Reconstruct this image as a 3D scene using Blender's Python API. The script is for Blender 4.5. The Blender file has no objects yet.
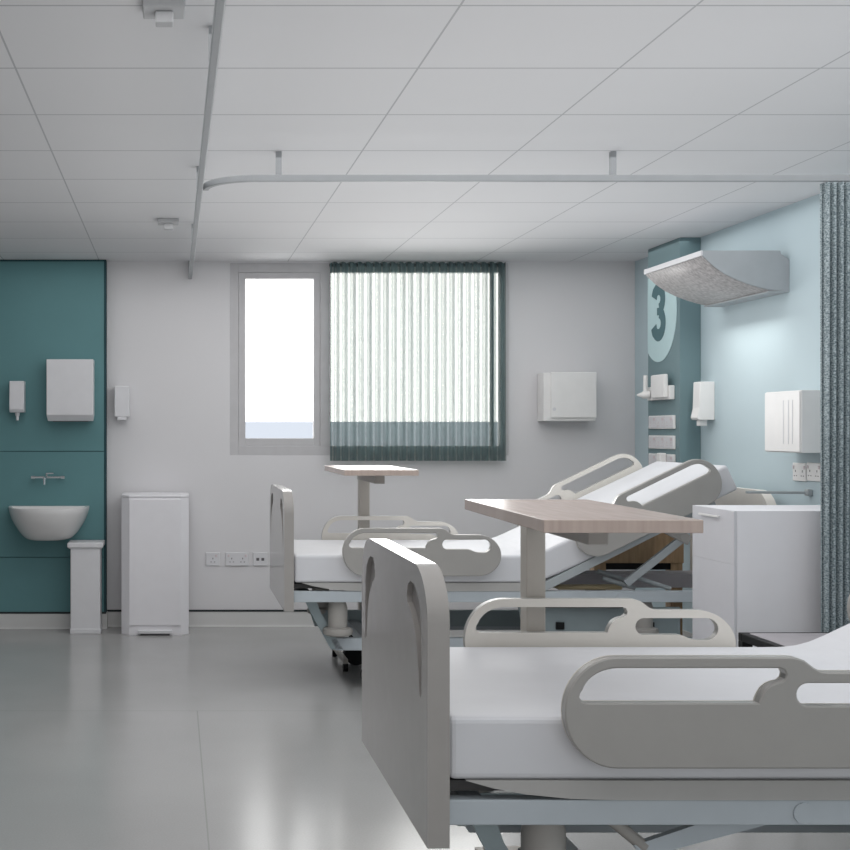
import bpy, bmesh, math, random
from mathutils import Vector, Matrix
from mathutils.geometry import tessellate_polygon
random.seed(4)
scn = bpy.context.scene
COL = scn.collection
R = math.radians

# ------------------------------------------------------------------ materials
def lin(c):
    if isinstance(c, str):
        c = [int(c[i:i+2], 16)/255 for i in (0, 2, 4)]
    return tuple((v/12.92 if v <= .04045 else ((v+.055)/1.055)**2.4) for v in c) + (1,)

def mat(name, col, rough=.5, metal=0, spec=.5, var=.03, scale=14, bump=0, bscale=120):
    m = bpy.data.materials.new(name); m.use_nodes = True
    nt = m.node_tree; b = nt.nodes['Principled BSDF']
    c = lin(col)
    tc = nt.nodes.new('ShaderNodeTexCoord')
    n = nt.nodes.new('ShaderNodeTexNoise'); n.inputs['Scale'].default_value = scale; n.inputs['Detail'].default_value = 3
    nt.links.new(tc.outputs['Object'], n.inputs['Vector'])
    r = nt.nodes.new('ShaderNodeValToRGB')
    r.color_ramp.elements[0].position = .3; r.color_ramp.elements[1].position = .7
    r.color_ramp.elements[0].color = tuple(max(0, v*(1-var)) for v in c[:3])+(1,)
    r.color_ramp.elements[1].color = tuple(min(1, v*(1+var)) for v in c[:3])+(1,)
    nt.links.new(n.outputs['Fac'], r.inputs['Fac']); nt.links.new(r.outputs['Color'], b.inputs['Base Color'])
    b.inputs['Roughness'].default_value = rough; b.inputs['Metallic'].default_value = metal
    b.inputs['Specular IOR Level'].default_value = spec
    if bump:
        n2 = nt.nodes.new('ShaderNodeTexNoise'); n2.inputs['Scale'].default_value = bscale
        bp = nt.nodes.new('ShaderNodeBump'); bp.inputs['Strength'].default_value = bump; bp.inputs['Distance'].default_value = .002
        nt.links.new(tc.outputs['Object'], n2.inputs['Vector'])
        nt.links.new(n2.outputs['Fac'], bp.inputs['Height']); nt.links.new(bp.outputs['Normal'], b.inputs['Normal'])
    return m

def math_node(nt, op, a, b=None, c=None):
    n = nt.nodes.new('ShaderNodeMath'); n.operation = op
    for i, v in enumerate((a, b, c)):
        if v is None: continue
        if isinstance(v, (int, float)): n.inputs[i].default_value = v
        else: nt.links.new(v, n.inputs[i])
    return n.outputs[0]

def line_mask(nt, coord, origin, pitch, half):
    """1 on thin lines at origin + k*pitch"""
    v = math_node(nt, 'DIVIDE', math_node(nt, 'SUBTRACT', coord, origin), pitch)
    f = math_node(nt, 'FRACT', math_node(nt, 'ADD', v, .5))
    d = math_node(nt, 'ABSOLUTE', math_node(nt, 'SUBTRACT', f, .5))
    return math_node(nt, 'LESS_THAN', d, half/pitch)

def mat_ceiling():
    m = mat('ceiling_tile_grid', 'dcdcde', .8, spec=.2, var=.02, scale=.8)
    nt = m.node_tree; b = nt.nodes['Principled BSDF']
    src = b.inputs['Base Color'].links[0].from_socket
    tc = nt.nodes.new('ShaderNodeTexCoord'); sp = nt.nodes.new('ShaderNodeSeparateXYZ')
    nt.links.new(tc.outputs['Object'], sp.inputs[0])
    a = line_mask(nt, sp.outputs['X'], .13, .6035, .003)
    c = line_mask(nt, sp.outputs['Y'], 3.478, .6, .005)
    k = math_node(nt, 'MAXIMUM', a, c)
    mx = nt.nodes.new('ShaderNodeMixRGB'); mx.inputs[2].default_value = lin('b4b5b8')
    nt.links.new(k, mx.inputs[0]); nt.links.new(src, mx.inputs[1]); nt.links.new(mx.outputs[0], b.inputs['Base Color'])
    return m

def mat_floor():
    m = mat('vinyl_floor', 'a3a3a2', .30, spec=.5, var=.05, scale=1.3)
    nt = m.node_tree; b = nt.nodes['Principled BSDF']
    src = b.inputs['Base Color'].links[0].from_socket
    tc = nt.nodes.new('ShaderNodeTexCoord'); sp = nt.nodes.new('ShaderNodeSeparateXYZ')
    nt.links.new(tc.outputs['Object'], sp.inputs[0])
    a = line_mask(nt, sp.outputs['X'], .107, 4.0, .0025)
    a = math_node(nt, 'MULTIPLY', a, math_node(nt, 'LESS_THAN', sp.outputs['Y'], 6.1))
    c = line_mask(nt, sp.outputs['Y'], 6.1, 20.0, .003)
    k = math_node(nt, 'MULTIPLY', math_node(nt, 'MAXIMUM', a, c), .35)
    sn = nt.nodes.new('ShaderNodeTexNoise'); sn.inputs['Scale'].default_value = 160
    nt.links.new(tc.outputs['Object'], sn.inputs['Vector'])
    mz = nt.nodes.new('ShaderNodeMixRGB'); mz.blend_type = 'OVERLAY'; mz.inputs[0].default_value = .10
    nt.links.new(src, mz.inputs[1]); nt.links.new(sn.outputs['Fac'], mz.inputs[2])
    mx = nt.nodes.new('ShaderNodeMixRGB'); mx.inputs[2].default_value = lin('6c6c6c')
    nt.links.new(k, mx.inputs[0]); nt.links.new(mz.outputs[0], mx.inputs[1]); nt.links.new(mx.outputs[0], b.inputs['Base Color'])
    # slow variation in polish
    rn = nt.nodes.new('ShaderNodeTexNoise'); rn.inputs['Scale'].default_value = .9
    nt.links.new(tc.outputs['Object'], rn.inputs['Vector'])
    nt.links.new(math_node(nt, 'MULTIPLY_ADD', rn.outputs['Fac'], .08, .165), b.inputs['Roughness'])
    return m

def mat_wood(name, c1, c2, rough, vec):
    m = bpy.data.materials.new(name); m.use_nodes = True
    nt = m.node_tree; b = nt.nodes['Principled BSDF']
    tc = nt.nodes.new('ShaderNodeTexCoord'); mp = nt.nodes.new('ShaderNodeMapping')
    mp.inputs['Scale'].default_value = vec
    n = nt.nodes.new('ShaderNodeTexNoise'); n.inputs['Scale'].default_value = 1; n.inputs['Detail'].default_value = 5
    r = nt.nodes.new('ShaderNodeValToRGB'); r.color_ramp.elements[0].position = .3; r.color_ramp.elements[1].position = .7
    r.color_ramp.elements[0].color = lin(c1); r.color_ramp.elements[1].color = lin(c2)
    nt.links.new(tc.outputs['Object'], mp.inputs[0]); nt.links.new(mp.outputs[0], n.inputs['Vector'])
    nt.links.new(n.outputs['Fac'], r.inputs['Fac']); nt.links.new(r.outputs['Color'], b.inputs['Base Color'])
    b.inputs['Roughness'].default_value = rough
    return m

def mat_sheer(x0, pitch):
    """thin woven window curtain: weave holes let the daylight through, denser on the fold sides"""
    m = bpy.data.materials.new('sheer_curtain_weave'); m.use_nodes = True
    nt = m.node_tree; nt.nodes.remove(nt.nodes['Principled BSDF'])
    out = nt.nodes['Material Output']
    tc = nt.nodes.new('ShaderNodeTexCoord'); sp = nt.nodes.new('ShaderNodeSeparateXYZ')
    nt.links.new(tc.outputs['Object'], sp.inputs[0])
    n = nt.nodes.new('ShaderNodeTexNoise'); n.inputs['Scale'].default_value = 260; n.inputs['Detail'].default_value = 2
    nt.links.new(tc.outputs['Object'], n.inputs['Vector'])
    n2 = nt.nodes.new('ShaderNodeTexNoise'); n2.inputs['Scale'].default_value = 1
    mp = nt.nodes.new('ShaderNodeMapping'); mp.inputs['Scale'].default_value = (42, 1, .25)
    nt.links.new(tc.outputs['Object'], mp.inputs[0]); nt.links.new(mp.outputs[0], n2.inputs['Vector'])
    ph = math_node(nt, 'MULTIPLY', math_node(nt, 'SUBTRACT', sp.outputs['X'], x0), 2*math.pi/pitch)
    s = math_node(nt, 'POWER', math_node(nt, 'ABSOLUTE', math_node(nt, 'COSINE', math_node(nt, 'MULTIPLY', ph, .5))), 5)
    t = math_node(nt, 'MULTIPLY_ADD', n.outputs['Fac'], .26, .055)
    t = math_node(nt, 'ADD', t, math_node(nt, 'MULTIPLY_ADD', n2.outputs['Fac'], .20, -.105))
    t = math_node(nt, 'SUBTRACT', t, math_node(nt, 'MULTIPLY', s, .05))
    s2 = math_node(nt, 'POWER', math_node(nt, 'ABSOLUTE', math_node(nt, 'SINE', math_node(nt, 'MULTIPLY_ADD', ph, .5, .3))), 12)
    s3 = math_node(nt, 'POWER', math_node(nt, 'ABSOLUTE', math_node(nt, 'SINE', math_node(nt, 'MULTIPLY_ADD', ph, .5, -.75))), 30)
    t = math_node(nt, 'ADD', t, math_node(nt, 'MULTIPLY_ADD', s2, .17, math_node(nt, 'MULTIPLY', s3, .07)))
    t = math_node(nt, 'MINIMUM', math_node(nt, 'MAXIMUM', t, .03), .8)
    d = nt.nodes.new('ShaderNodeBsdfDiffuse'); d.inputs[0].default_value = lin('4c5c5f')
    tl = nt.nodes.new('ShaderNodeBsdfTranslucent'); tl.inputs[0].default_value = lin('6c8080')
    mt = nt.nodes.new('ShaderNodeMixShader'); mt.inputs[0].default_value = .25
    nt.links.new(d.outputs[0], mt.inputs[1]); nt.links.new(tl.outputs[0], mt.inputs[2])
    tr = nt.nodes.new('ShaderNodeBsdfTransparent'); tr.inputs[0].default_value = (.98, 1, .95, 1)
    mx = nt.nodes.new('ShaderNodeMixShader')
    nt.links.new(t, mx.inputs[0]); nt.links.new(mt.outputs[0], mx.inputs[1]); nt.links.new(tr.outputs[0], mx.inputs[2])
    nt.links.new(mx.outputs[0], out.inputs[0])
    return m

def mat_weave():
    m = mat('heavy_curtain_weave', '6a7477', .9, spec=.1, var=.3, scale=40)
    nt = m.node_tree; b = nt.nodes['Principled BSDF']
    tc = nt.nodes.new('ShaderNodeTexCoord')
    mp = nt.nodes.new('ShaderNodeMapping'); mp.inputs['Scale'].default_value = (110, 110, 190)
    n = nt.nodes.new('ShaderNodeTexNoise'); n.inputs['Scale'].default_value = 1; n.inputs['Detail'].default_value = 2
    r = nt.nodes.new('ShaderNodeValToRGB'); e = r.color_ramp.elements
    e[0].position = .35; e[0].color = lin('68757a'); e[1].position = .7; e[1].color = lin('c0ccd0')
    nt.links.new(tc.outputs['Object'], mp.inputs[0]); nt.links.new(mp.outputs[0], n.inputs['Vector'])
    nt.links.new(n.outputs['Fac'], r.inputs['Fac']); nt.links.new(r.outputs['Color'], b.inputs['Base Color'])
    return m

def mat_glass():
    m = bpy.data.materials.new('window_glass'); m.use_nodes = True
    nt = m.node_tree; nt.nodes.remove(nt.nodes['Principled BSDF'])
    tr = nt.nodes.new('ShaderNodeBsdfTransparent'); gl = nt.nodes.new('ShaderNodeBsdfGlossy'); gl.inputs['Roughness'].default_value = .02
    fr = nt.nodes.new('ShaderNodeFresnel'); fr.inputs[0].default_value = 1.45
    mx = nt.nodes.new('ShaderNodeMixShader')
    nt.links.new(math_node(nt, 'MULTIPLY', fr.outputs[0], .7), mx.inputs[0])
    nt.links.new(tr.outputs[0], mx.inputs[1]); nt.links.new(gl.outputs[0], mx.inputs[2])
    nt.links.new(mx.outputs[0], nt.nodes['Material Output'].inputs[0])
    return m

def mat_emit(name, col, strength):
    m = bpy.data.materials.new(name); m.use_nodes = True
    b = m.node_tree.nodes['Principled BSDF']
    b.inputs['Base Color'].default_value = lin(col); b.inputs['Emission Color'].default_value = lin(col)
    b.inputs['Emission Strength'].default_value = strength
    return m

M = {}
M['wall'] = mat('white_wall_paint', 'dcdbdd', .7, spec=.25, var=.015, scale=1.5)
M['wall_blue'] = mat('pale_blue_wall_paint', 'bfd0d6', .65, spec=.25, var=.015, scale=1.5)
M['trunk'] = mat('slate_teal_panel', '768e93', .55, spec=.3, var=.02, scale=2)
M['teal'] = mat('teal_laminate', '638d91', .5, spec=.35, var=.03, scale=2)
M['teal_dark'] = mat('teal_edge', '2f4a50', .6, spec=.2)
M['ceiling'] = mat_ceiling()
M['floor'] = mat_floor()
M['skirting'] = mat('grey_coved_skirting', 'd3d3d2', .5, spec=.3, var=.03, scale=3)
M['black'] = mat('black_rubber', '18191a', .5, spec=.3)
M['cap'] = mat('black_capping_strip', '33383a', .6, spec=.2)
M['frame_grey'] = mat('grey_window_frame', 'c6c5c7', .45, spec=.4)
M['glass'] = mat_glass()
M['rail'] = mat('grey_aluminium_track', 'a2a5a8', .5, metal=0, spec=.4)
M['white'] = mat('white_plastic', 'dcdcdf', .4, spec=.4, var=.015)
M['white2'] = mat('bright_white_plastic', 'ecebea', .4, spec=.4, var=.015)
M['sensor'] = mat('pale_grey_sensor_plastic', 'bfc0c2', .6, spec=.2, var=.01)
M['cab_front_shaded'] = mat('shaded_grey_cabinet_front', 'd3d3d8', .45, spec=.35, var=.01)  # darker than the carcase: shade of the left-facing side put into the colour
M['offwhite'] = mat('white_ceramic', 'dddcdc', .2, spec=.5, var=.01)
M['chrome'] = mat('chrome', 'e8eaec', .18, metal=1, var=.01)
M['bed_grey'] = mat('warm_grey_bed_plastic', 'a19e9b', .14, spec=.5, var=.02)
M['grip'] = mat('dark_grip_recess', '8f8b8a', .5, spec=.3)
M['rail_grey'] = mat('grey_siderail_plastic', 'a2a09d', .3, spec=.5, var=.02)
M['rail_in'] = mat('beige_siderail_inner', 'dfdbd4', .35, spec=.4, var=.02)
M['mattress'] = mat('white_mattress_cover', 'd4d5d9', .55, spec=.3, var=.02, scale=6, bump=.1, bscale=40)
M['frame_blue'] = mat('pale_blue_grey_bed_frame', 'b6bec4', .45, spec=.4, var=.02)
M['deck'] = mat('grey_bed_deck', 'b0afad', .5, spec=.3, var=.02)
M['under'] = mat('dark_blue_grey_chassis', '9aa7ab', .5, spec=.3, var=.03)
M['steel'] = mat('grey_steel_strut', 'aab0b3', .4, spec=.5, var=.03)
M['post'] = mat('grey_plastic_housing', 'a29f9b', .5, spec=.4, var=.03)
M['dark'] = mat('charcoal_metal', '4d4c4c', .5, spec=.4)
M['tabletop'] = mat_wood('pale_oak_laminate', 'b6a49b', 'c3b2a9', .25, (70, 6, 4))
M['tabletop'].node_tree.nodes['Principled BSDF'].inputs['Specular IOR Level'].default_value = .9
M['tablepost'] = mat('beige_grey_table_post', 'b3aea7', .45, spec=.4)
M['oak'] = mat_wood('mid_brown_oak', 'a68a6c', 'c4a684', .5, (60, 60, 5))
M['tan'] = mat('tan_cable_cover', 'c9b792', .6, spec=.3)
M['cab'] = mat('pale_grey_cabinet_laminate', 'ebeaee', .45, spec=.35, var=.01)
M['seat'] = mat('mauve_grey_seat_pad', 'aaa6aa', .6, spec=.3)
M['lampgrey'] = mat('lamp_metal_grey', 'a9aeb2', .45, spec=.4)
M['lamp_under'] = mat('speckled_lamp_diffuser', 'b5b2b2', .5, spec=.4, var=.28, scale=55)
M['sign'] = mat('pale_blue_sign_disc', 'c3dde0', .6, spec=.2, var=.01)
M['sign_num'] = mat('slate_sign_numeral', '5b7a80', .6, spec=.2, var=.02)
M['pink'] = mat('pale_pink_switch', 'd8cdd0', .5, spec=.3)
M['hole'] = mat('dark_socket_holes', '6d6b6e', .6, spec=.2)
M['sheer'] = mat_sheer(.993, .0525)
M['weave'] = mat_weave()
M['land'] = mat_emit('self_lit_hazy_land', 'c9d3e2', .95)
M['land'].node_tree.nodes['Principled BSDF'].inputs['Base Color'].default_value = (.02, .02, .02, 1)  # base near black; the daylight on the land is its own emission
M['lampglow'] = mat_emit('warm_white_tube', 'fffaf2', 3)

# ------------------------------------------------------------------ mesh builder
class MB:
    def __init__(s): s.bm = bmesh.new()
    def box(s, x0, x1, y0, y1, z0, z1, T=None):
        v = [s.bm.verts.new(T @ Vector(p) if T else p) for p in
             [(x0,y0,z0),(x1,y0,z0),(x1,y1,z0),(x0,y1,z0),(x0,y0,z1),(x1,y0,z1),(x1,y1,z1),(x0,y1,z1)]]
        for f in ((0,3,2,1),(4,5,6,7),(0,1,5,4),(1,2,6,5),(2,3,7,6),(3,0,4,7)):
            s.bm.faces.new([v[i] for i in f])
        return s
    def tube(s, p0, p1, r0, r1=None, n=20, cap=True):
        r1 = r0 if r1 is None else r1
        p0, p1 = Vector(p0), Vector(p1); d = (p1-p0).normalized()
        a = d.orthogonal().normalized(); b = d.cross(a)
        A = [s.bm.verts.new(p0+r0*(math.cos(t)*a+math.sin(t)*b)) for t in (2*math.pi*i/n for i in range(n))]
        B = [s.bm.verts.new(p1+r1*(math.cos(t)*a+math.sin(t)*b)) for t in (2*math.pi*i/n for i in range(n))]
        for i in range(n): s.bm.faces.new((A[i], A[(i+1)%n], B[(i+1)%n], B[i]))
        if cap: s.bm.faces.new(A[::-1]); s.bm.faces.new(B)
        return s
    def bar(s, p0, p1, w, h, up=(0,0,1)):
        """rectangular bar from p0 to p1; w across, h along up"""
        p0, p1 = Vector(p0), Vector(p1); d = (p1-p0).normalized()
        side = d.cross(Vector(up)).normalized(); u = side.cross(d).normalized()
        q = [(-1,-1),(1,-1),(1,1),(-1,1)]
        A = [s.bm.verts.new(p0+side*w/2*i+u*h/2*j) for i,j in q]; B = [s.bm.verts.new(p1+side*w/2*i+u*h/2*j) for i,j in q]
        for i in range(4): s.bm.faces.new((A[i],A[(i+1)%4],B[(i+1)%4],B[i]))
        s.bm.faces.new(A[::-1]); s.bm.faces.new(B)
        return s
    def lathe(s, prof, c=(0,0,0), n=28):
        rings = []
        for r, z in prof:
            rings.append([s.bm.verts.new((c[0]+r*math.cos(2*math.pi*i/n), c[1]+r*math.sin(2*math.pi*i/n), c[2]+z)) for i in range(n)])
        for A, B in zip(rings, rings[1:]):
            for i in range(n): s.bm.faces.new((A[i],A[(i+1)%n],B[(i+1)%n],B[i]))
        s.bm.faces.new(rings[0][::-1]); s.bm.faces.new(rings[-1])
        return s
    def loft(s, sections, closed=True, caps=True):
        rows = [[s.bm.verts.new(p) for p in sec] for sec in sections]
        n = len(rows[0])
        for A, B in zip(rows, rows[1:]):
            for i in range(n if closed else n-1): s.bm.faces.new((A[i],A[(i+1)%n],B[(i+1)%n],B[i]))
        if caps and closed: s.bm.faces.new(rows[0][::-1]); s.bm.faces.new(rows[-1])
        return s
    def plate(s, outline, holes=(), T=None, t0=0., t1=.03, chamfer=0.):
        """flat plate in the local uv plane, thickness along local w from t0 to t1; T maps (u,v,w) to space"""
        T = T or Matrix.Identity(4)
        loops = [outline] + list(holes)
        flat = [p for l in loops for p in l]
        def inset(l, d, hole):
            if not d: return l
            n = len(l); out = []
            area = sum(l[i][0]*l[(i+1)%n][1]-l[(i+1)%n][0]*l[i][1] for i in range(n))
            sg = 1 if area > 0 else -1
            if hole: sg = -sg
            for i in range(n):
                a, p, b = Vector(l[i-1]), Vector(l[i]), Vector(l[(i+1)%n])
                e1, e2 = (p-a).normalized(), (b-p).normalized()
                m = (Vector((-e1.y, e1.x))+Vector((-e2.y, e2.x)))
                m = m.normalized() if m.length > 1e-6 else Vector((-e1.y, e1.x))
                q = p + m*d*sg; out.append((q.x, q.y))
            return out
        inn = [inset(l, chamfer, i > 0) for i, l in enumerate(loops)]
        flat_in = [p for l in inn for p in l]
        tris = tessellate_polygon([[Vector((u, v, 0)) for u, v in l] for l in inn])
        V = lambda u, v, w: s.bm.verts.new(T @ Vector((u, v, w)))
        top = [V(u, v, t1) for u, v in flat_in]; bot = [V(u, v, t0) for u, v in flat_in]
        if chamfer:
            tm = [V(u, v, t1-chamfer) for u, v in flat]; bmid = [V(u, v, t0+chamfer) for u, v in flat]
            layers = [top, tm, bmid, bot]
        else: layers = [top, bot]
        for t in tris:
            for L in (top, bot):
                try: s.bm.faces.new([L[i] for i in t]).smooth = False
                except ValueError: pass
        k = 0
        for l in loops:
            n = len(l)
            for A, B in zip(layers, layers[1:]):
                for i in range(n):
                    j = (i+1) % n
                    s.bm.faces.new((A[k+i], A[k+j], B[k+j], B[k+i])).smooth = True
            k += n
        return s
    def build(s, name, m, parent=None, smooth=False, bevel=0, seg=2, loc=None):
        bmesh.ops.recalc_face_normals(s.bm, faces=s.bm.faces[:])
        me = bpy.data.meshes.new(name); s.bm.to_mesh(me); s.bm.free()
        me.materials.append(m)
        if smooth:
            if smooth != 'keep':
                for p in me.polygons: p.use_smooth = True
        else:
            for p in me.polygons: p.use_smooth = False
        o = bpy.data.objects.new(name, me); COL.objects.link(o)
        if smooth:
            md = o.modifiers.new('edges', 'EDGE_SPLIT'); md.split_angle = R(35)
        if bevel:
            md = o.modifiers.new('bevel', 'BEVEL'); md.width = bevel; md.segments = seg; md.limit_method = 'ANGLE'; md.angle_limit = R(35)
        if parent: o.parent = parent
        if loc: o.location = loc
        return o

def thing(name, label, cat, loc=(0,0,0), rotz=0, group=None):
    o = bpy.data.objects.new(name, None); COL.objects.link(o)
    o.empty_display_size = .1
    o.location = loc; o.rotation_euler = (0,0,rotz); o['label'] = label; o['category'] = cat
    if group: o['group'] = group
    return o
def tag(o, label, cat, group=None):
    o['label'] = label; o['category'] = cat
    if group: o['group'] = group
    return o
def struct(o): o['kind'] = 'structure'; return o
def copy_tree(o, loc=None, label=None, parent=None, name=None):
    c = o.copy(); COL.objects.link(c)
    if parent: c.parent = parent
    if loc is not None: c.location = loc
    if label: c['label'] = label
    for ch in [x for x in scn.objects if x.parent == o]: copy_tree(ch, parent=c)
    return c

def arc(cx, cy, rx, ry, a0, a1, n=14):
    return [(cx+rx*math.cos(R(a0+(a1-a0)*i/n)), cy+ry*math.sin(R(a0+(a1-a0)*i/n))) for i in range(n+1)]

CEIL, WY, WX = 2.343, 8.73, 2.963   # ceiling height, far wall, right wall
LX, BY = -3.6, -1.6

# ------------------------------------------------------------------ room shell
struct(MB().box(LX-.2, WX+.2, BY-.2, WY+.25, -.12, 0).build('floor', M['floor']))
struct(MB().box(LX-.2, WX+.2, BY-.2, WY+.25, CEIL, CEIL+.1).build('ceiling', M['ceiling']))
wx0, wx1, wz0, wz1 = .363, 2.15, 1.10, 2.333
b = MB()
b.box(LX-.2, wx0, WY, WY+.25, 0, CEIL); b.box(wx1, WX+.2, WY, WY+.25, 0, CEIL)
b.box(wx0, wx1, WY, WY+.25, 0, wz0); b.box(wx0, wx1, WY, WY+.25, wz1, CEIL)
struct(b.build('wall_back', M['wall']))
struct(MB().box(WX, WX+.2, BY, WY, 0, CEIL).build('wall_right', M['wall_blue']))
struct(MB().box(LX-.2, LX, BY, WY, 0, CEIL).build('wall_left', M['wall']))
struct(MB().box(LX-.2, WX+.2, BY-.2, BY, 0, CEIL).build('wall_front', M['wall']))
# coved skirting: a sloped foot and a black capping strip
def skirting(name, x0, x1, y):
    s = MB().loft([[(x, y, 0), (x, y-.011, 0), (x, y-.007, .012), (x, y-.006, .10), (x, y, .10)] for x in (x0, x1)])
    o = struct(s.build(name, M['skirting']))
    MB().box(x0, x1, y-.009, y-.0005, .0965, .108).build('capping_strip', M['cap'], o)
skirting('baseboard_back', -.426, WX, WY)
skirting('baseboard_panel', LX, -.426, WY-.1)
s = MB().box(WX-.008, WX, BY, WY, 0, .10).build('baseboard_right', M['skirting']); struct(s)
MB().box(-.427, -.42, WY-.1, WY-.01, 0, .10).build('baseboard_panel_return', M['skirting'])
struct(bpy.data.objects['baseboard_panel_return'])

# teal service panel behind the basin (three boards with fine grooves)
t = struct(MB().box(LX, -.432, WY-.088, WY-.001, .1, CEIL-.012).build('trim_1', M['teal_dark']))
P = WY-.1
for z0, z1 in ((.106, .452), (.456, 1.124), (1.128, CEIL-.012)):
    MB().box(LX, -.440, P, P+.013, z0, z1).build('teal_board', M['teal'], t, bevel=.001)
MB().box(-.440, -.4265, P-.001, WY-.001, .1, CEIL-.001).build('edge_trim', M['teal_dark'], t)
MB().box(LX, -.4265, P-.001, P+.02, CEIL-.012, CEIL-.001).build('top_trim', M['teal_dark'], t)
MB().box(LX, -.4265, P-.002, P+.02, .097, .106).build('bottom_trim', M['cap'], t)

# slate boxed service panel on the right wall
PX, PY0, PY1 = 2.845, 7.64, 8.15
struct(MB().box(PX, WX-.001, PY0, PY1, .80, CEIL-.001).build('trim_2', M['trunk']))

# ------------------------------------------------------------------ window
w = bpy.data.objects.new('window_1', None); COL.objects.link(w); struct(w); w.location = (wx0, WY, wz0)
def wp(m_, name, mt, bev=.002): 
    o = m_.build(name, mt, w, bevel=bev); o.location = (-wx0, -WY, -wz0); return o
fy0, fy1 = WY+.002, WY+.075
b = MB()
b.box(wx0, .418, fy0, fy1, wz0, wz1); b.box(2.10, wx1, fy0, fy1, wz0, wz1)
b.box(.418, 2.10, fy0, fy1, 2.275, wz1); b.box(.418, 2.10, fy0, fy1, wz0, 1.159)
b.box(.9425, 1.008, fy0, fy1, 1.159, 2.275)
wp(b, 'window_frame', M['frame_grey'])
b = MB(); sy0, sy1 = WY+.006, WY+.07
b.box(.419, .463, sy0, sy1, 1.160, 2.274); b.box(.902, .9415, sy0, sy1, 1.160, 2.274)
b.box(.463, .902, sy0, sy1, 1.160, 1.208); b.box(.463, .902, sy0, sy1, 2.234, 2.274)
wp(b, 'casement_sash', M['frame_grey'])
b = MB()
b.box(2.046, 2.060, fy0+.01, fy1, 1.159, 2.275)
wp(b, 'glazing_bead', M['dark'], 0)
wp(MB().box(.463, .902, WY+.04, WY+.046, 1.208, 2.234), 'casement_pane', M['glass'], 0)
wp(MB().box(1.008, 2.10, WY+.04, WY+.046, 1.159, 2.275), 'fixed_pane', M['glass'], 0)
# hazy land far outside below the sky
o = MB().box(-60, 90, 60, 75, -3, 1.255+9.3*60/1360).build('distant_land', M['land']); struct(o)

# pleated sheer curtain over the window
def pleated(x0, x1, z0, z1, y, pitch, amp, name, m_, jitter=0., wob=.0, sub=10, rows=8):
    n = int((x1-x0)/pitch*sub)
    secs = []
    rnd = random.Random(9); wave = .010 if 'fabric' in name and amp < .02 else .004
    nz = [rnd.uniform(-1, 1) for _ in range(n//sub+3)]
    for i in range(n+1):
        x = x0+(x1-x0)*i/n; ph = (x-x0)/pitch; k = int(ph)
        j = nz[k]*(1-(ph-k))+nz[k+1]*(ph-k)
        col = []
        for r_ in range(rows+1):
            f = r_/rows; z = z0+(z1-z0)*f
            yy = y + (amp*(1+.45*j*jitter))*math.sin(2*math.pi*ph) * (1-.25*math.cos(math.pi*f)) + wob*j*(1-f)
            zz = z + (wave*(abs(math.sin(math.pi*ph))-.5) if r_ == rows else 0)
            col.append((x + .25*pitch*jitter*j*(1-f), yy, zz))
        secs.append(col)
    b = MB(); b.loft(secs, closed=False, caps=False)
    return b.build(name, m_, smooth=False)
cx0, cx1 = .997, 2.118
c = thing('window_curtain', 'pleated see-through dark teal curtain drawn across the right part of the window', 'curtain', (cx0, 8.655, 1.065))
o = pleated(0, cx1-cx0, 0, 1.262, 0, .0525, .009, 'curtain_fabric', M['sheer'], jitter=.5); o.parent = c
for p in o.data.polygons: p.use_smooth = True
M['sheer'].node_tree  # pleat phase is written in object space
o = MB().box(0, cx1-cx0, .024, .040, 1.240, 1.258).build('curtain_header', M['dark'], c)

# ------------------------------------------------------------------ curtain track under the ceiling
TZ = 2.2265
t = thing('curtain_track', 'long straight grey curtain track on ceiling drop rods, running towards the window wall', 'curtain rail', (.107, WY, TZ))
MB().box(-.0115, .0115, 1.0-WY, -.02, 0, .026).build('track', M['rail'], t, bevel=.003)
for y in (2.05, 3.66, 5.60, 7.15, 8.695):
    MB().box(-.012, .010, y-WY-.012, y-WY+.012, .026, CEIL-TZ-.0005).build('hanger', M['rail'], t)
t = thing('curtain_track', 'grey curtain track with a curved corner, crossing above the two beds to the right wall', 'curtain rail', (WX, 5.3, TZ))
b = MB(); r0 = .2
path = [(WX-.002, 5.3)] + [(.107+.0245+r0+r0*math.cos(R(a)), 5.3+r0+r0*math.sin(R(a))) for a in range(270, 179, -6)]
path = [(x-WX, y-5.3) for x, y in path]
secs = []
for i, (x, y) in enumerate(path):
    a = Vector(path[max(0, i-1)]); c_ = Vector(path[min(len(path)-1, i+1)]); d = (c_-a).normalized(); nrm = Vector((-d.y, d.x))*.0115
    secs.append([(x+nrm.x, y+nrm.y, 0), (x-nrm.x, y-nrm.y, 0), (x-nrm.x, y-nrm.y, .026), (x+nrm.x, y+nrm.y, .026)])
b.loft(secs).build('track', M['rail'], t, bevel=.003)
for x in (.41, 1.712):
    MB().box(x-WX-.011, x-WX+.011, -.011, .011, .026, CEIL-TZ-.0005).build('hanger', M['rail'], t)
# heavy bay curtain at the right
c = thing('bay_curtain', 'heavy dark grey woven privacy curtain hanging bunched beside the right wall', 'curtain', (2.525, 5.3, .16))
o = pleated(0, .42, 0, TZ-.16-.006, 0, .0262, .021, 'curtain_fabric', M['weave'], jitter=.5, wob=.006, sub=8); o.parent = c
for p in o.data.polygons: p.use_smooth = True
md = o.modifiers.new('cloth', 'SOLIDIFY'); md.thickness = .003
for i in range(8):
    x = .02+.052*i
    MB().box(x-.005, x+.005, -.005, .005, TZ-.16-.013, TZ-.16-.001).build('curtain_glider', M['white'], c)

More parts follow.
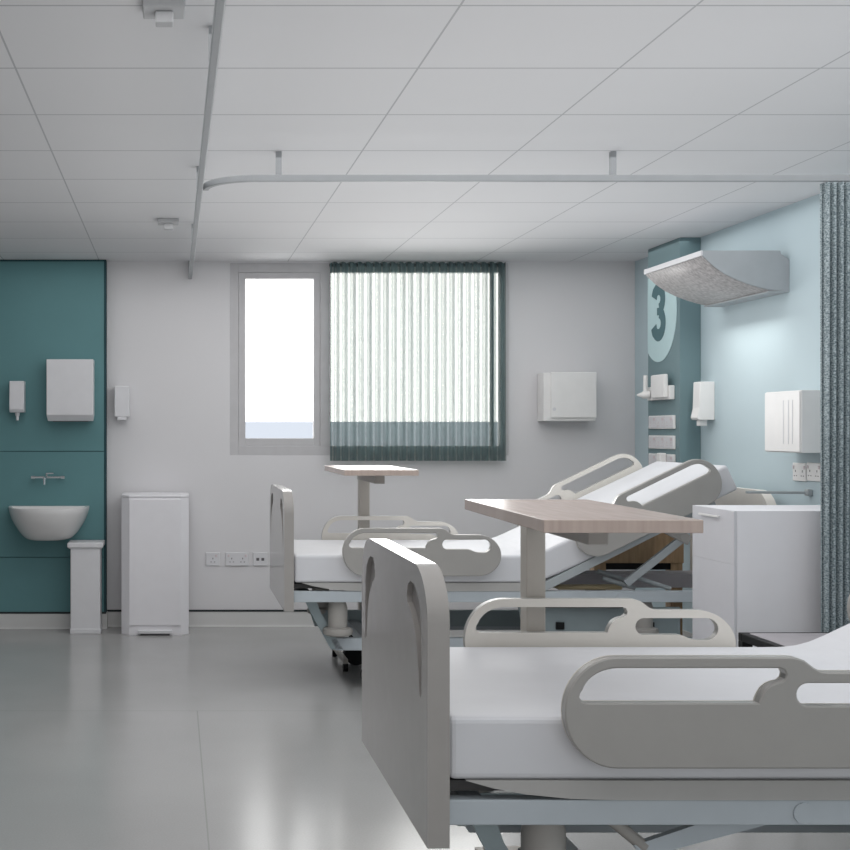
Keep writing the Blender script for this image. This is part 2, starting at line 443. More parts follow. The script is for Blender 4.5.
# ------------------------------------------------------------------ ceiling sensors
def sensor(loc, label):
    t = thing('ceiling_sensor', label, 'sensor', loc, group=None)
    MB().box(-.054, .054, -.054, .054, -.022, -.0005).build('mounting_plate', M['sensor'], t, bevel=.004)
    MB().box(-.022, .024, -.024, .024, -.052, -.022).build('sensor_body', M['sensor'], t, bevel=.004)
    return t
s1 = sensor((-.024, 3.47, CEIL), 'small square ceiling sensor near the camera, cut by the top edge of the photo')
copy_tree(s1, (-.026, 7.0, CEIL), 'small square ceiling sensor further back, nearer the window wall')

# ------------------------------------------------------------------ wash area on the teal panel
def soap(name, loc, label, w_=.092, h=.197, d=.10, noz=True):
    t = thing(name, label, 'dispenser', loc)
    b = MB(); b.loft([[(-w_/2, 0, z), (w_/2, 0, z), (w_/2, -dd, z), (-w_/2, -dd, z)] for z, dd in ((0, d*.86), (h*.1, d), (h, d*.92))])
    b.build('dispenser_body', M['white'], t, bevel=.004)
    MB().tube((0, -d*.5, .002), (0, -d*.5, -.022), .016, .013).build('pump_nozzle', M['white'], t)
    MB().tube((0, -d*.5, -.022), (0, -d*.5, -.05), .010, .008).build('spout', M['white'], t)
    return t
soap('soap_dispenser', (-.984, P-.001, 1.372), 'white soap dispenser with bottom nozzle on teal panel, left of paper towel holder')
t = thing('paper_towel_dispenser', 'large white paper towel dispenser with a sloping base on the teal panel', 'dispenser', (-.647, P-.001, 1.318))
b = MB(); b.loft([[(-x, 0, z), (x, 0, z), (x, -d, z), (-x, -d, z)] for z, x, d in ((0, .140, .10), (.038, .146, .135), (.385, .146, .135))])
b.build('casing', M['white'], t, bevel=.003)
MB().box(-.11, .11, -.085, -.03, -.004, .002).build('paper_slot', M['hole'], t)
t = thing('soap_dispenser', 'slim white soap dispenser on the white wall beside the teal panel', 'dispenser', (-.327, WY, 1.345))
MB().box(-.048, .048, -.10, 0, 0, .197).build('dispenser_body', M['white'], t, bevel=.006)
MB().box(-.030, .030, -.11, -.02, -.022, 0).build('push_lever', M['white'], t, bevel=.004)

# wall tap: horizontal bar with two ends, spout and lever
t = thing('wall_tap', 'chrome wall-mounted tap with thin cross bar above the basin', 'tap', (-.792, P-.001, .963))
b = MB(); b.tube((-.102, -.045, 0), (.102, -.045, 0), .0075); b.tube((-.085, 0, 0), (-.085, -.045, 0), .009); b.tube((.085, 0, 0), (.085, -.045, 0), .009)
b.tube((-.106, -.045, 0), (-.085, -.045, 0), .011); b.tube((.085, -.045, 0), (.106, -.045, 0), .011)
b.build('tap_bar', M['chrome'], t, smooth=True)
MB().tube((-.012, -.045, 0), (-.012, -.16, -.006), .009).tube((-.012, -.155, 0), (-.012, -.16, -.042), .008).build('spout', M['chrome'], t, smooth=True)
MB().tube((-.008, -.045, 0), (-.008, -.05, .026), .006).tube((-.010, -.05, .024), (.038, -.06, .026), .005).build('lever', M['chrome'], t, smooth=True)

# basin: lofted half bowl with hollow inside
def half(w_, d, z, n=24, cy=0., e=2.4):
    pts = []
    for i in range(n+1):
        a = math.pi*i/n
        cx_ = abs(math.cos(a))**(2/e)*(1 if math.cos(a) >= 0 else -1); sy_ = abs(math.sin(a))**(2/e)
        pts.append((-w_/2*cx_, cy-d*sy_, z))
    return pts
t = thing('wash_basin', 'white wall-hung wash basin on the teal panel', 'basin', (-.785, P-.001, .58))
b = MB()
prof = [(.27, .27, 0), (.285, .285, .003), (.317, .305, .015), (.36, .335, .038), (.393, .355, .0625), (.435, .38, .095), (.469, .40, .128), (.493, .412, .165), (.506, .418, .196), (.502, .416, .201)]
secs = [half(w_, d, z, e=2.4) for i, (w_, d, z) in enumerate(prof)]
inner = [(.462, .322, .2012), (.44, .305, .19), (.41, .28, .17), (.35, .24, .155), (.26, .17, .148)]
secs += [[(x, y-.075 if k < 1 else y-.08, z) for x, y, z in half(w_, d, z, e=2.4)] for k, (w_, d, z) in enumerate(inner)]
b.loft(secs).build('bowl', M['offwhite'], t, smooth=True)
MB().lathe([(.018, 0), (.02, .003), (.012, .005)], (0, -.16, .1485)).build('plughole', M['chrome'], t)

# slim pedal bin
t = thing('slim_bin', 'slim white bin with overhanging lid standing in front of teal panel', 'bin', (-.545, 8.51, 0))
MB().box(-.092, .092, -.10, .10, .02, .53).build('bin_body', M['white'], t, bevel=.006)
MB().box(-.095, .095, -.103, .103, 0, .032).build('base', M['white'], t, bevel=.004)
b = MB(); b.loft([[(-x, -y, z), (x, -y, z), (x, y, z), (-x, y, z)] for z, x, y in ((.526, .100, .104), (.538, .111, .112), (.560, .111, .112), (.565, .108, .109))])
b.build('lid', M['white'], t, bevel=.004)

# wide waste bin with bevelled corners
t = thing('waste_bin', 'tall wide pale grey bin with chamfered corners against the white wall', 'bin', (-.113, 8.52, 0))
def oct_(w_, d0, d1, ch, z): return [(-w_/2, d1, z), (-w_/2, d0+ch, z), (-w_/2+ch, d0, z), (w_/2-ch, d0, z), (w_/2, d0+ch, z), (w_/2, d1, z)]
b = MB(); b.loft([oct_(.416, -.16, .18, .048, z) for z in (0, .845)])
b.build('bin_body', M['cab'], t, bevel=.002)
b = MB(); b.loft([oct_(.418, -.162, .182, .048, z) for z in (.846, .862)])
b.build('lid', M['cab'], t, bevel=.004)
MB().box(-.158, .158, -.168, -.158, .06, .835).build('front_door', M['cab'], t, bevel=.002)
MB().box(-.105, .105, -.185, -.15, .012, .032).build('foot_pedal', M['white'], t, bevel=.003)
MB().box(-.09, .09, -.180, -.15, .0, .010).build('pedal_gap', M['dark'], t)

# ------------------------------------------------------------------ sockets on the back wall
def socket(loc, label, w_, kind, rotz=0, mt=None):
    mt = mt or M['white']
    t = thing('wall_socket', label, 'socket', loc, rotz)
    MB().box(-w_/2, w_/2, -.010, -.0005, -.043, .043).build('faceplate', mt, t, bevel=.003)
    if kind == 'data':
        for x in (-.016, .016): MB().box(x-.009, x+.009, -.0115, -.009, -.010, .008).build('data_port', M['hole'], t)
    else:
        xs = (-.035, .035) if kind == 'double' else (0,)
        for x in xs:
            b = MB()
            for hx, hz, ww, hh in ((0, .004, .005, .010), (-.011, -.018, .008, .004), (.011, -.018, .008, .004)):
                b.box(x+hx-ww/2, x+hx+ww/2, -.0112, -.009, hz-hh/2, hz+hh/2)
            b.build('pin_holes', M['hole'], t)
            MB().box(x-.006+(.02 if x >= 0 else -.02), x+.006+(.02 if x >= 0 else -.02), -.0135, -.009, .014, .030).build('switch', M['pink'], t, bevel=.001)
    return t
zz = 1.255-(559-431)*WY/1360
socket((.253, WY, zz), 'single white socket on the wall, leftmost of the row by the bed end', .090, 'single')
socket((.409, WY, zz), 'double white socket in the middle of the wall row by the bed end', .148, 'double')
socket((.557, WY, zz), 'white data socket with two ports, right of the double socket', .090, 'data')

# white box on the back wall right of the window
t = thing('wall_dispenser', 'square white wall box right of the window', 'dispenser', (2.50, WY-.001, 1.318))
MB().box(-.165, .165, -.145, 0, 0, .305).build('casing', M['white2'], t, bevel=.004)
MB().box(-.120, .168, -.158, -.144, .02, .308).build('front_cover', M['white2'], t, bevel=.004)
MB().tube((-.10, -.158, .075), (-.10, -.162, .075), .011).build('lock', M['white'], t)

# ------------------------------------------------------------------ right wall fittings
# bay number on the boxed panel: disc cut by the panel edge, with numeral
t = thing('bay_number_sign', 'pale blue round sign with a bold slate number 3 on dark panel', 'sign', (PX, 7.965, 1.942))
TM = Matrix(((0, 0, -1, 0), (-1, 0, 0, 0), (0, 1, 0, 0), (0, 0, 0, 1)))   # u -> -Y, v -> Z, w -> -X
lim = -(PY1-7.965)
disc = [(max(u, lim), v) for u, v in arc(0, 0, .283, .283, 0, 360, 72)[:-1]]
seen = []; 
for p in disc:
    if not seen or abs(p[0]-seen[-1][0])+abs(p[1]-seen[-1][1]) > 1e-4: seen.append(p)
# drop the straight run of clamped points but its two ends
cl = [p for p in seen if p[0] <= lim+1e-6]; top_, bot_ = max(cl, key=lambda p: p[1]), min(cl, key=lambda p: p[1])
seen = [p for p in seen if p[0] > lim+1e-6 or p in (top_, bot_)]
MB().plate(seen, (), TM, .0005, .003).build('sign_disc', M['sign'], t)
# numeral as a thick stroke
def ribbon(pts, widths):
    L, Rr = [], []
    for i, p in enumerate(pts):
        a = Vector(pts[max(0, i-1)]); c_ = Vector(pts[min(len(pts)-1, i+1)]); d = (c_-a).normalized(); n = Vector((-d.y, d.x))*widths[i]/2
        L.append((p[0]+n.x, p[1]+n.y)); Rr.append((p[0]-n.x, p[1]-n.y))
    return L+Rr[::-1]
ctr = arc(-.012, .072, .062, .058, 170, -72, 18) + arc(-.012, -.070, .070, .068, 72, -170, 20)
ctr = [(u+.012, v) for u, v in ctr]
wd = [.062 if (i < 2 or i > len(ctr)-3) else .052 for i in range(len(ctr))]
up_ = arc(.0, .070, .066, .060, 168, -78, 18); lo_ = arc(.0, -.068, .072, .066, 78, -168, 20)
b = MB()
b.plate(ribbon(up_, [.080 if i < 3 else .070 for i in range(len(up_))]), (), TM, .003, .0045)
b.plate(ribbon(lo_, [.080 if i > len(lo_)-4 else .070 for i in range(len(lo_))]), (), TM, .003, .0046)
b.plate([(-.02, -.020), (.045, -.020), (.045, .022), (-.02, .022)], (), TM, .003, .0047)
o = b.build('numeral', M['sign_num'], t); o.scale = (1, 1.08, 1.03); o.location = (0, .002, .012)

# wall lamp: front lip, curved underside, side cheeks
t = thing('bedhead_light', 'wide grey curved bedhead light fixed high on the blue wall', 'light', (WX, 6.935, 1.929))
ly = .395
def LP(x, z): return (x-WX, z-1.929)
under = [LP(2.545, 2.098), LP(2.60, 2.046), LP(2.652, 2.010), LP(2.71, 1.982), LP(2.763, 1.962), LP(2.82, 1.945), LP(2.872, 1.933), LP(2.93, 1.929)]
# cheek outline in x,z
cheek = [LP(WX-.001, 1.929)] + under[::-1] + [LP(2.545, 2.123), LP(2.918, 2.123), LP(2.922, 2.105), LP(2.935, 2.098), LP(WX-.001, 2.078)]
TC = Matrix(((1, 0, 0, 0), (0, 0, 1, 0), (0, 1, 0, 0), (0, 0, 0, 1)))   # u -> X, v -> Z, w -> Y
MB().plate(cheek, (), TC, -ly, -ly+.006).build('side_cheek', M['lampgrey'], t)
MB().plate(cheek, (), TC, ly-.006, ly).build('side_cheek', M['lampgrey'], t)
b = MB(); b.loft([[(x, y, z) for x, z in under] for y in (-ly+.006, ly-.006)], closed=False, caps=False)
o = b.build('diffuser', M['lamp_under'], t, smooth=True); md = o.modifiers.new('t', 'SOLIDIFY'); md.thickness = .004; md.offset = 1
MB().box(2.535-WX, 2.548-WX, -ly, ly, 2.098-1.929, 2.1235-1.929).build('front_lip', M['white'], t, bevel=.002)
MB().box(2.548-WX, 2.92-WX, -ly+.006, ly-.006, 2.117-1.929, 2.123-1.929).build('top_panel', M['lampgrey'], t)
MB().box(2.86-WX, -.001, -ly, ly, -.006, 0).build('bottom_strip', M['lampgrey'], t)

# suction regulator with flow meter
t = thing('wall_regulator', 'white medical regulator with upright flow tube on the dark wall panel', 'medical regulator', (PX, 7.90, 1.48))
MB().box(-.03, -.0005, -.185, .185, -.045, .035).build('mounting_block', M['white2'], t, bevel=.004)
MB().box(-.055, -.03, -.165, .055, -.035, .10).build('gauge_body', M['white2'], t, bevel=.008)
MB().tube((-.03, .13, -.012), (-.07, .145, -.012), .022).tube((-.07, .145, -.012), (-.10, .155, -.012), .018, .005).build('control_knob', M['white2'], t, smooth=True)
MB().tube((-.05, .150, 0), (-.05, .150, .105), .0135).build('flow_tube', M['white2'], t, smooth=True)

# three socket strips on the panel
def strip(z, label):
    t = thing('socket_strip', label, 'socket', (PX, 7.905, z))
    MB().box(-.012, -.0005, -.205, .205, -.039, .039).build('backplate', M['white2'], t, bevel=.003)
    for y in (-.136, 0, .136):
        b = MB().box(-.0145, -.010, y-.064, y+.064, -.034, .034); b.build('socket_module', M['white'], t, bevel=.002)
        MB().box(-.017, -.013, y-.05, y-.02, .010, .026).build('switch', M['pink'], t)
        for dy in (-.032, .032):
            b = MB()
            b.box(-.0155, -.0135, y+dy-.003, y+dy+.003, -.006, .004); b.box(-.0155, -.0135, y+dy-.014, y+dy-.007, -.022, -.017); b.box(-.0155, -.0135, y+dy+.007, y+dy+.014, -.022, -.017)
            b.build('pin_holes', M['pink'], t)
    return t
strip(1.306, 'white socket strip on dark panel, upper one just under the regulator')
strip(1.190, 'white socket strip on dark panel, second one down')
strip(1.083, 'white socket strip on dark panel, lowest, half hidden behind raised bed')
t = thing('mains_plug', 'small white plug standing out of the lowest socket strip', 'plug', (PX-.0147, 7.83, 1.098))
MB().box(-.04, -.001, -.027, .027, -.03, .03).build('plug_body', M['white2'], t, bevel=.006)
MB().tube((-.03, 0, -.03), (-.03, 0, -.10), .005).build('plug_cord', M['white'], t)

# soap dispenser on the blue wall
t = thing('soap_dispenser', 'bright white soap dispenser on pale blue wall beside the dark panel', 'dispenser', (WX, 7.49, 1.315))
b = MB(); b.loft([[(0, -.048, z), (0, .048, z), (-d, .048, z), (-d, -.048, z)] for z, d in ((0, .088), (.012, .098), (.065, .086), (.205, .082), (.211, .078))])
b.build('dispenser_body', M['white2'], t, bevel=.004)
MB().box(-.075, -.03, -.02, .02, -.032, 0).build('pump_nozzle', M['white2'], t, bevel=.004)

# glove dispenser box
t = thing('glove_dispenser', 'white wall box on blue wall half hidden by the dark curtain', 'dispenser', (WX-.0005, 6.285, 1.156))
MB().box(-.145, 0, -.185, .185, 0, .283).build('casing', M['white2'], t, bevel=.003)
MB().box(-.152, -.144, -.180, .180, .004, .279).build('front_cover', M['white2'], t, bevel=.003)
for y in (-.11, -.07, -.02): MB().box(-.1535, -.151, y-.004, y+.004, .04, .24).build('front_slot', M['white'], t)
socket((WX, 6.42, 1.255-41*6.42/1360), 'double white socket on blue wall, left of the pair by curtain', .135, 'double', R(-90), M['white2'])
socket((WX, 6.275, 1.255-41*6.275/1360), 'double white socket on blue wall, right of the pair touching curtain', .135, 'double', R(-90), M['white2'])
# slim wall arm
t = thing('wall_rail', 'slim grey rail sticking out from blue wall above the bedside cabinet', 'rail', (WX-.001, 6.32, .968))
MB().box(-.022, 0, -.02, .02, -.014, .016).build('wall_plate', M['steel'], t, bevel=.004)
MB().bar((-.03, 0, 0), (-.30, 0, .003), .022, .012).build('rail_bar', M['steel'], t, bevel=.003)

# ------------------------------------------------------------------ hospital bed
TU = Matrix(((1, 0, 0, 0), (0, 0, 1, 0), (0, 1, 0, 0), (0, 0, 0, 1)))
def rail_shape():
    o = arc(.108, .114, .108, .114, 270, 90, 22)
    o += [(.462, .228), (.475, .2265), (.490, .2215), (.510, .206), (.525, .1985), (.540, .197)]
    o += arc(.645, .0985, .110, .0985, 90, -90, 20)
    h1 = [(.046, .134), (.035, .1375), (.030, .146), (.0315, .154)] + arc(.110, .146, .076, .0596, 165, 92, 10) + \
         [(.439, .2056), (.449, .202), (.453, .193), (.451, .184), (.444, .178)] + \
         [(.432, .1755), (.421, .171), (.411, .163), (.404, .152), (.400, .143), (.397, .134)]
    h2 = arc(.498, .1515, .0235, .0235, 260, 90, 10) + [(.670, .175)] + arc(.672, .144, .034, .031, 90, -90, 12) + [(.648, .113), (.630, .116), (.612, .124), (.598, .128)]
    return o, [h1, h2]
RO, RH = rail_shape()
RO2, RH2 = RO, RH
RL = .755
def mirror(l): return [(RL-u, v) for u, v in l][::-1]
HEAD = R(25.2)
PIV = 1.225           # head-section pivot along the mattress, from the foot end
HW = .49              # half the bed width

def make_bed(loc, label):
    """local x runs from the foot end to the head end"""
    root = thing('hospital_bed', label, 'bed', loc)
    # --- foot and head boards with rounded shoulders and two curved grips
    def board(xo, flip, name):
        # u across the bed, v = height
        o = [(-HW, .392)] + arc(-HW+.155, .855, .155, .112, 180, 90, 14)
        o += [(-u, v) for u, v in o[::-1]]
        g = [(.420, .695), (.4085, .688), (.396, .697), (.386, .74), (.366, .79), (.337, .825), (.292, .855), (.248, .872), (.240, .888),
             (.252, .912), (.285, .923), (.325, .921), (.362, .910), (.395, .888), (.413, .855), (.420, .79)]
        g2 = [(-u, v) for u, v in g[::-1]]
        s = -1 if not flip else 1
        T = Matrix(((0, 0, 1, xo), (1, 0, 0, 0), (0, 1, 0, 0), (0, 0, 0, 1)))
        b = MB()
        if not flip:
            b.plate(o, [g, g2], T, 0, .014); b.plate(o, (), T, .014, .046)
        else:
            b.plate(o, [g, g2], T, .032, .046); b.plate(o, (), T, 0, .032)
        p = b.build(name, M['rail_in'] if flip else M['bed_grey'], root, smooth='keep')
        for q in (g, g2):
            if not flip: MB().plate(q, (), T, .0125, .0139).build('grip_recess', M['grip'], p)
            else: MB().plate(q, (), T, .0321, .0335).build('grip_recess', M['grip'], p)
        return p
    board(0, False, 'footboard')
    board(2.312, True, 'headboard')
    # --- mattress, bent at the head section
    L = 2.20; y0, y1 = -.465, .465; zt, zb = .659, .527; mid = (zt+zb)/2; th = (zt-zb)
    x = .050; z = mid; pts = []; ang = 0; n = 44
    bend0, bend1 = PIV-.12, PIV+.10
    ds = (L)/n; s_ = 0
    for i in range(n+1):
        pts.append((x, z, ang))
        xs = s_+ds/2
        a = 0 if xs < bend0-.05 else (HEAD if xs > bend1-.05 else HEAD*(lambda t: t*t*(3-2*t))((xs-bend0+.05)/(bend1-bend0)))
        x += ds*math.cos(a); z += ds*math.sin(a); s_ += ds; ang = a
    b = MB(); secs = []
    for px_, pz, a in pts:
        ux, uz = -math.sin(a), math.cos(a)
        sec = []
        for yy, h in ((y0, -th/2), (y1, -th/2), (y1, th/2), (y0, th/2)):
            sec.append((px_+ux*h, yy, pz+uz*h))
        secs.append(sec)
    b.loft(secs); b.build('mattress', M['mattress'], root, bevel=.014, seg=3)
    # --- deck under the mattress
    dk = [(.085, .5265), (.14, .511), (.21, .498), (.30, .489), (.40, .486), (1.22, .486), (1.22, .5265)]
    b = MB()
    for ya, yb in ((-.468, -.440), (.440, .468)): b.plate(dk, (), TU, ya, yb)
    b.box(.20, 1.22, -.44, .44, .500, .520)
    b.build('mattress_deck', M['deck'], root)
    MB().box(.048, .30, -.43, .43, .496, .518).build('foot_deck', M['dark'], root)
    # raised head section frame: two side bars and cross tubes
    ca, sa = math.cos(R(26.8)), math.sin(R(26.8))
    hx, hz = 1.235, .497
    b = MB()
    for yy in (-.455, .455):
        b.bar((hx-.03, yy, hz-.012), (hx+.93*ca, yy, hz+.93*sa), .028, .040)
    for k in (.25, .6, .9): b.bar((hx+k*ca, -.45, hz+k*sa), (hx+k*ca, .45, hz+k*sa), .03, .02)
    b.build('head_section_frame', M['steel'], root, bevel=.002)
    # struts holding the head section up
    for yy in (-.40, .40):
        s = MB().bar((1.66, yy, .515), (1.945, yy, .742), .026, .036).build('backrest_strut', M['steel'], root, bevel=.002)
        MB().bar((1.82, yy-.005, .80), (1.965, yy-.005, .725), .03, .045).tube((1.945, yy-.022, .737), (1.945, yy+.022, .737), .024).build('strut_hinge', M['post'], s)
    for q0, q1 in (((1.58, -.30, .53), (1.74, -.30, .482)), ((1.74, -.34, .535), (1.90, -.34, .484)), ((1.62, -.1, .545), (1.76, -.1, .50))):
        MB().tube(q0, q1, .011).build('linkage_rod', M['steel'], root, smooth=True)
    MB().box(1.38, 1.70, -.24, -.16, .466, .486).build('cable_cover', M['tan'], root, bevel=.006)
    # --- main frame
    b = MB()
    for ya, yb in ((-.466, -.425), (.425, .466)): b.box(.047, 2.311, ya, yb, .433, .486)
    for xx in (.08, 1.1, 2.2): b.box(xx, xx+.05, -.425, .425, .440, .482)
    b.build('main_frame', M['frame_blue'], root, bevel=.003)
    for yy in (-.467, .467):
        MB().tube((.788, yy-.004, .459), (.788, yy+.004, .459), .022).build('pivot_cap', M['frame_blue'], root)
        MB().tube((1.62, yy-.004, .455), (1.62, yy+.004, .455), .026).build('pivot_cap', M['frame_blue'], root)
    MB().box(1.20, 1.66, -.40, -.34, .398, .420).build('gap_shade_bar', M['black'], root)  # black bar standing for the dark gap below the side beam
    # rear deck under the raised section (side trays)
    MB().box(1.28, 2.29, -.02, .16, .452, .522).build('head_tray', M['seat'], root, bevel=.003)
    # --- lifting arms: sloped plates from the frame pivot down to the chassis
    for yy in (-.445, .405):
        arm = [(.448, .378), (.470, .353), (.75, .428), (.80, .436), (.812, .462), (.80, .484), (.775, .488)]
        a_ = MB().plate(arm, (), TU, yy+.020, yy+.040).build('lifting_arm', M['frame_blue'], root)
        MB().tube((.395, yy+.03, .438), (.475, yy+.03, .372), .013).build('arm_rod', M['post'], a_, smooth=True)
    # slanting foot-end brackets
    MB().plate([(.105, .440), (.142, .365), (.238, .19), (.298, .19), (.190, .365), (.162, .440)], (), TU, -.36, -.33).build('foot_bracket', M['under'], root)
    # chassis
    b = MB()
    for ya, yb in ((-.36, -.32), (.32, .36)): b.plate([(.235, .245), (2.02, .245), (2.02, .185), (.262, .185)], (), TU, ya, yb)
    for xx in (.40, 1.9): b.box(xx, xx+.06, -.32, .32, .19, .24)
    b.build('chassis', M['frame_blue'], root, bevel=.003)
    for ya, xa, za, zb_ in ((.315, .20, .292, .205), (-.335, 1.16, .392, .248)):
        MB().plate([(xa, za), (1.95, za), (1.95, zb_), (xa+.03, zb_)], (), TU, ya, ya+.02).build('chassis_panel', M['under'], root)
    # lifting columns with collars
    for xx in (.268, 1.75):
        for yy in (-.385, .385):
            c_ = MB().lathe([(.047, .30), (.047, .40), (.04, .425), (.04, .437)], (xx, yy, 0)).build('lifting_column', M['post'], root, smooth=True)
            MB().lathe([(.055, .262), (.070, .270), (.074, .284), (.070, .298), (.050, .304)], (xx, yy, 0)).build('column_collar', M['post'], c_, smooth=True)
    # castors
    for xx in (.43, 1.86):
        for yy in (-.33, .33):
            h = MB().tube((xx, yy, .10), (xx, yy, .19), .016).box(xx-.028, xx+.05, yy-.040, yy+.040, .094, .135).build('castor', M['black'], root, bevel=.008)
            for dy in (-.024, .024):
                MB().tube((xx+.02, yy+dy-.013, .062), (xx+.02, yy+dy+.013, .062), .062, n=28).build('wheel', M['black'], h, smooth=True)
    for xx, dy in ((1.36, -.338), (1.80, -.338)):
        MB().box(xx-.02, xx+.02, dy-.01, dy+.0, .285, .32).build('control_box', M['black'], root)
    # --- side rails: two flat at the foot, two on the raised head section
    for sgn in (-1, 1):
        ya = sgn*.505-.014
        T = Matrix.Translation((.276 if sgn < 0 else .287, 0, .564 if sgn < 0 else .559)) @ TU
        r_ = MB().plate(RO, RH, T, ya, ya+.028, chamfer=.003).build('side_rail', M['rail_grey'], root, smooth='keep')
        yi = (ya-.004, ya-.0001) if sgn > 0 else (ya+.0281, ya+.032)
        MB().plate(RO2, RH2, T, *yi).build('inner_panel', M['rail_in'], r_)
        a = R(26.0)
        C = Vector((2.499-.527 if sgn < 0 else 2.475-.527, 0, 1.0077 if sgn < 0 else 1.017))
        T = Matrix.Translation(C) @ Matrix.Rotation(-a, 4, 'Y') @ Matrix.Translation((-.647, 0, -.114)) @ TU
        r_ = MB().plate(mirror(RO), [mirror(h) for h in RH], T, ya, ya+.028, chamfer=.003).build('side_rail', M['rail_grey'], root, smooth='keep')
        MB().plate(mirror(RO2), [mirror(h) for h in RH2], T, *yi).build('inner_panel', M['rail_in'], r_)
    return root
bed1 = make_bed((.525, 3.30, 0), 'grey and white hospital bed in the foreground, footboard nearest the camera')
bed2 = copy_tree(bed1, (.530, 6.99, 0), 'grey and white hospital bed with raised backrest below the window, further back')

# ------------------------------------------------------------------ overbed tables
def make_table(loc, label):
    """origin on the floor under the top's back left corner; top runs towards the camera"""
    t = thing('overbed_table', label, 'table', loc)
    MB().box(0, .336, -.84, .03, 1.039, 1.067).build('tabletop', M['tabletop'], t, bevel=.002)
    b = MB(); b.box(.178, .226, -.54, .11, .988, 1.0385)
    b.build('support_channel', M['post'], t, bevel=.003)
    MB().box(.190, .243, .11, .19, .07, 1.0385).build('post', M['tablepost'], t, bevel=.004)
    b = MB(); b.box(.205, .23, .185, .194, .30, .98); b.build('post_cover', M['dark'], t)
    b = MB(); b.box(.055, .078, -.33, .17, .042, .067); b.box(.325, .348, -.33, .17, .042, .067); b.box(.078, .325, .12, .17, .042, .070)
    b.build('base', M['tablepost'], t, bevel=.003)
    for x in (.0665, .3365):
        for y in (-.315, .155):
            MB().tube((x-.012, y, .021), (x+.012, y, .021), .021).build('castor', M['black'], t, smooth=True)
    return t
t1 = make_table((.802, 3.72, 0), 'large pale oak overbed table in front, on a beige post over the near bed')
t1.rotation_euler.z = R(-1.2)
t2 = copy_tree(t1, (.826, 7.41, 0), 'overbed table with bright pale top further back, just below the window curtain')

t2.rotation_euler.z = 0
t2.scale = (1.07, 1, 1)
# ------------------------------------------------------------------ bedside cabinet and frame seat
t = thing('bedside_cabinet', 'plain pale grey bedside cabinet standing between the beds beside the curtain', 'cabinet', (2.242, 5.42, 0))
MB().box(.004, .70, 0, .435, .05, .930).build('carcase', M['cab'], t)
MB().box(.004, .70, 0, .435, .9301, .936).build('cabinet_top', M['cab'], t)
MB().box(.03, .69, .02, .43, 0, .05).build('plinth', M['dark'], t)
o = MB().box(-.008, .0035, .001, .434, .7205, .9355).build('drawer', M['cab_front_shaded'], t, bevel=.001)
MB().bar((-.016, .14, .905), (-.016, .34, .905), .008, .007).box(-.018, -.007, .145, .15, .9015, .9085).box(-.018, -.007, .33, .335, .9015, .9085).build('handle', M['white2'], o)
MB().box(-.008, .0035, .001, .434, .053, .7200).build('door', M['cab_front_shaded'], t, bevel=.001)

t = thing('metal_bench', 'low seat with black metal frame and mauve-grey top, between near bed and cabinet', 'bench', (2.18, 4.76, 0))
L_, D_, H_ = .62, .49, .478
for x in (0, L_-.04):
    for y in (0, D_-.04):
        MB().box(x, x+.04, y, y+.04, 0, H_-.03).build('leg', M['black'], t, bevel=.002)
b = MB(); b.box(0, L_, 0, .03, H_-.03, H_); b.box(0, L_, D_-.03, D_, H_-.03, H_); b.box(0, .03, .03, D_-.03, H_-.03, H_); b.box(L_-.03, L_, .03, D_-.03, H_-.03, H_)
b.build('frame', M['black'], t, bevel=.002)
MB().box(.03, L_-.03, .03, D_-.0301, H_-.02, H_+.002).build('seat', M['seat'], t, bevel=.004)

# wooden bedside locker seen below the raised head of the far bed
t = thing('wooden_locker', 'brown wooden bedside locker on legs, seen beneath the raised far bed', 'locker', (2.33, 7.54, 0))
MB().box(0, .50, .0, .095, .522, .72).build('cabinet_box', M['oak'], t, bevel=.002)
for x in (.005, .430):
    MB().box(x, x+.065, .005, .09, 0, .522).build('leg', M['oak'], t, bevel=.002)
MB().box(.07, .43, .01, .09, .485, .520).build('underside_shade', M['black'], t)  # black slab standing for the shade beneath the locker box

GROUPS = {'hospital_bed': 'hospital beds in the ward bays', 'overbed_table': 'overbed tables beside the beds', 'wall_socket': 'wall sockets',
          'socket_strip': 'socket strips on the dark panel', 'soap_dispenser': 'white soap dispensers', 'ceiling_sensor': 'square ceiling sensors',
          'curtain_track': 'ceiling curtain tracks'}
for o in list(scn.objects):
    k = o.name.split('.')[0]
    if o.parent is None and k in GROUPS: o['group'] = GROUPS[k]

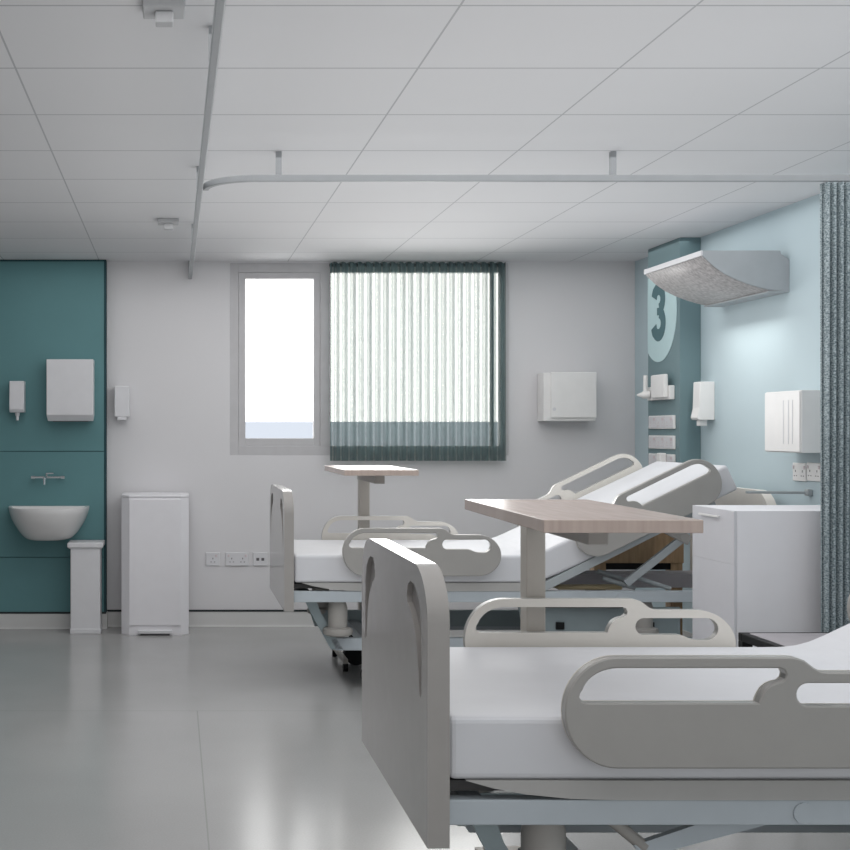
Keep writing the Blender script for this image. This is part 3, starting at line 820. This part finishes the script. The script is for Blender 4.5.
# ------------------------------------------------------------------ lights, world, camera
wd_ = bpy.data.worlds.new('World'); scn.world = wd_; wd_.use_nodes = True
bg = wd_.node_tree.nodes['Background']; bg.inputs[0].default_value = (1, 1, .99, 1); bg.inputs[1].default_value = 4.0
def area(name, loc, rot, sx, sy, power, col=(1, 1, 1), spread=180, glossy=True):
    l = bpy.data.lights.new(name, 'AREA'); l.shape = 'RECTANGLE'; l.size = sx; l.size_y = sy; l.energy = power; l.color = col; l.spread = R(spread)
    o = bpy.data.objects.new(name, l); COL.objects.link(o); o.location = loc; o.rotation_euler = rot
    o.visible_camera = False; o.visible_glossy = glossy
    return o
area('overhead_fill', (.9, 4.9, CEIL-.02), (0, 0, 0), 4.0, 7.0, 85, (1, .99, .985), glossy=False)  # added unseen panel shining down; the ceiling itself carries no lamps
area('bounce_fill', (1.15, 4.1, 1.2), (R(180), 0, 0), 2.5, 6.0, 20, (1, .995, .99), glossy=False)  # added unseen uplight hanging in mid-air to brighten the ceiling
area('gap_bounce_fill', (.6, 5.15, .04), (R(180), 0, 0), 2.0, 2.3, 5, (1, .995, .99), glossy=False)  # added unseen uplight on the floor between the beds, imitating floor bounce
area('front_fill', (.9, -1.2, 1.1), (R(90), 0, 0), 4.0, 1.8, 36, (1, .995, .99), glossy=False)  # added unseen panel behind the camera, fills the faces turned towards it
area('window_light', (1.55, 8.61, 1.62), (R(-90), 0, 0), 1.05, .9, 7.5, (1, .99, .97), 110)
area('bedhead_lamp', (2.80, 6.93, 1.90), (0, R(28), 0), .10, .66, 3.3, (1, .985, .95), glossy=False)

cam = bpy.data.cameras.new('camera'); co = bpy.data.objects.new('camera', cam); COL.objects.link(co)
co.location = (0, 0, 1.255); co.rotation_euler = (R(90), 0, 0)
cam.sensor_width = 36; cam.lens = 36*1360/850
cam.shift_x = (425-173.4)/850; cam.shift_y = (431-425)/850
scn.camera = co
scn.view_settings.view_transform = 'Standard'
scn.view_settings.look = 'None'
scn.cycles.max_bounces = 8
scn.cycles.transparent_max_bounces = 12
scn.cycles.use_denoising = True
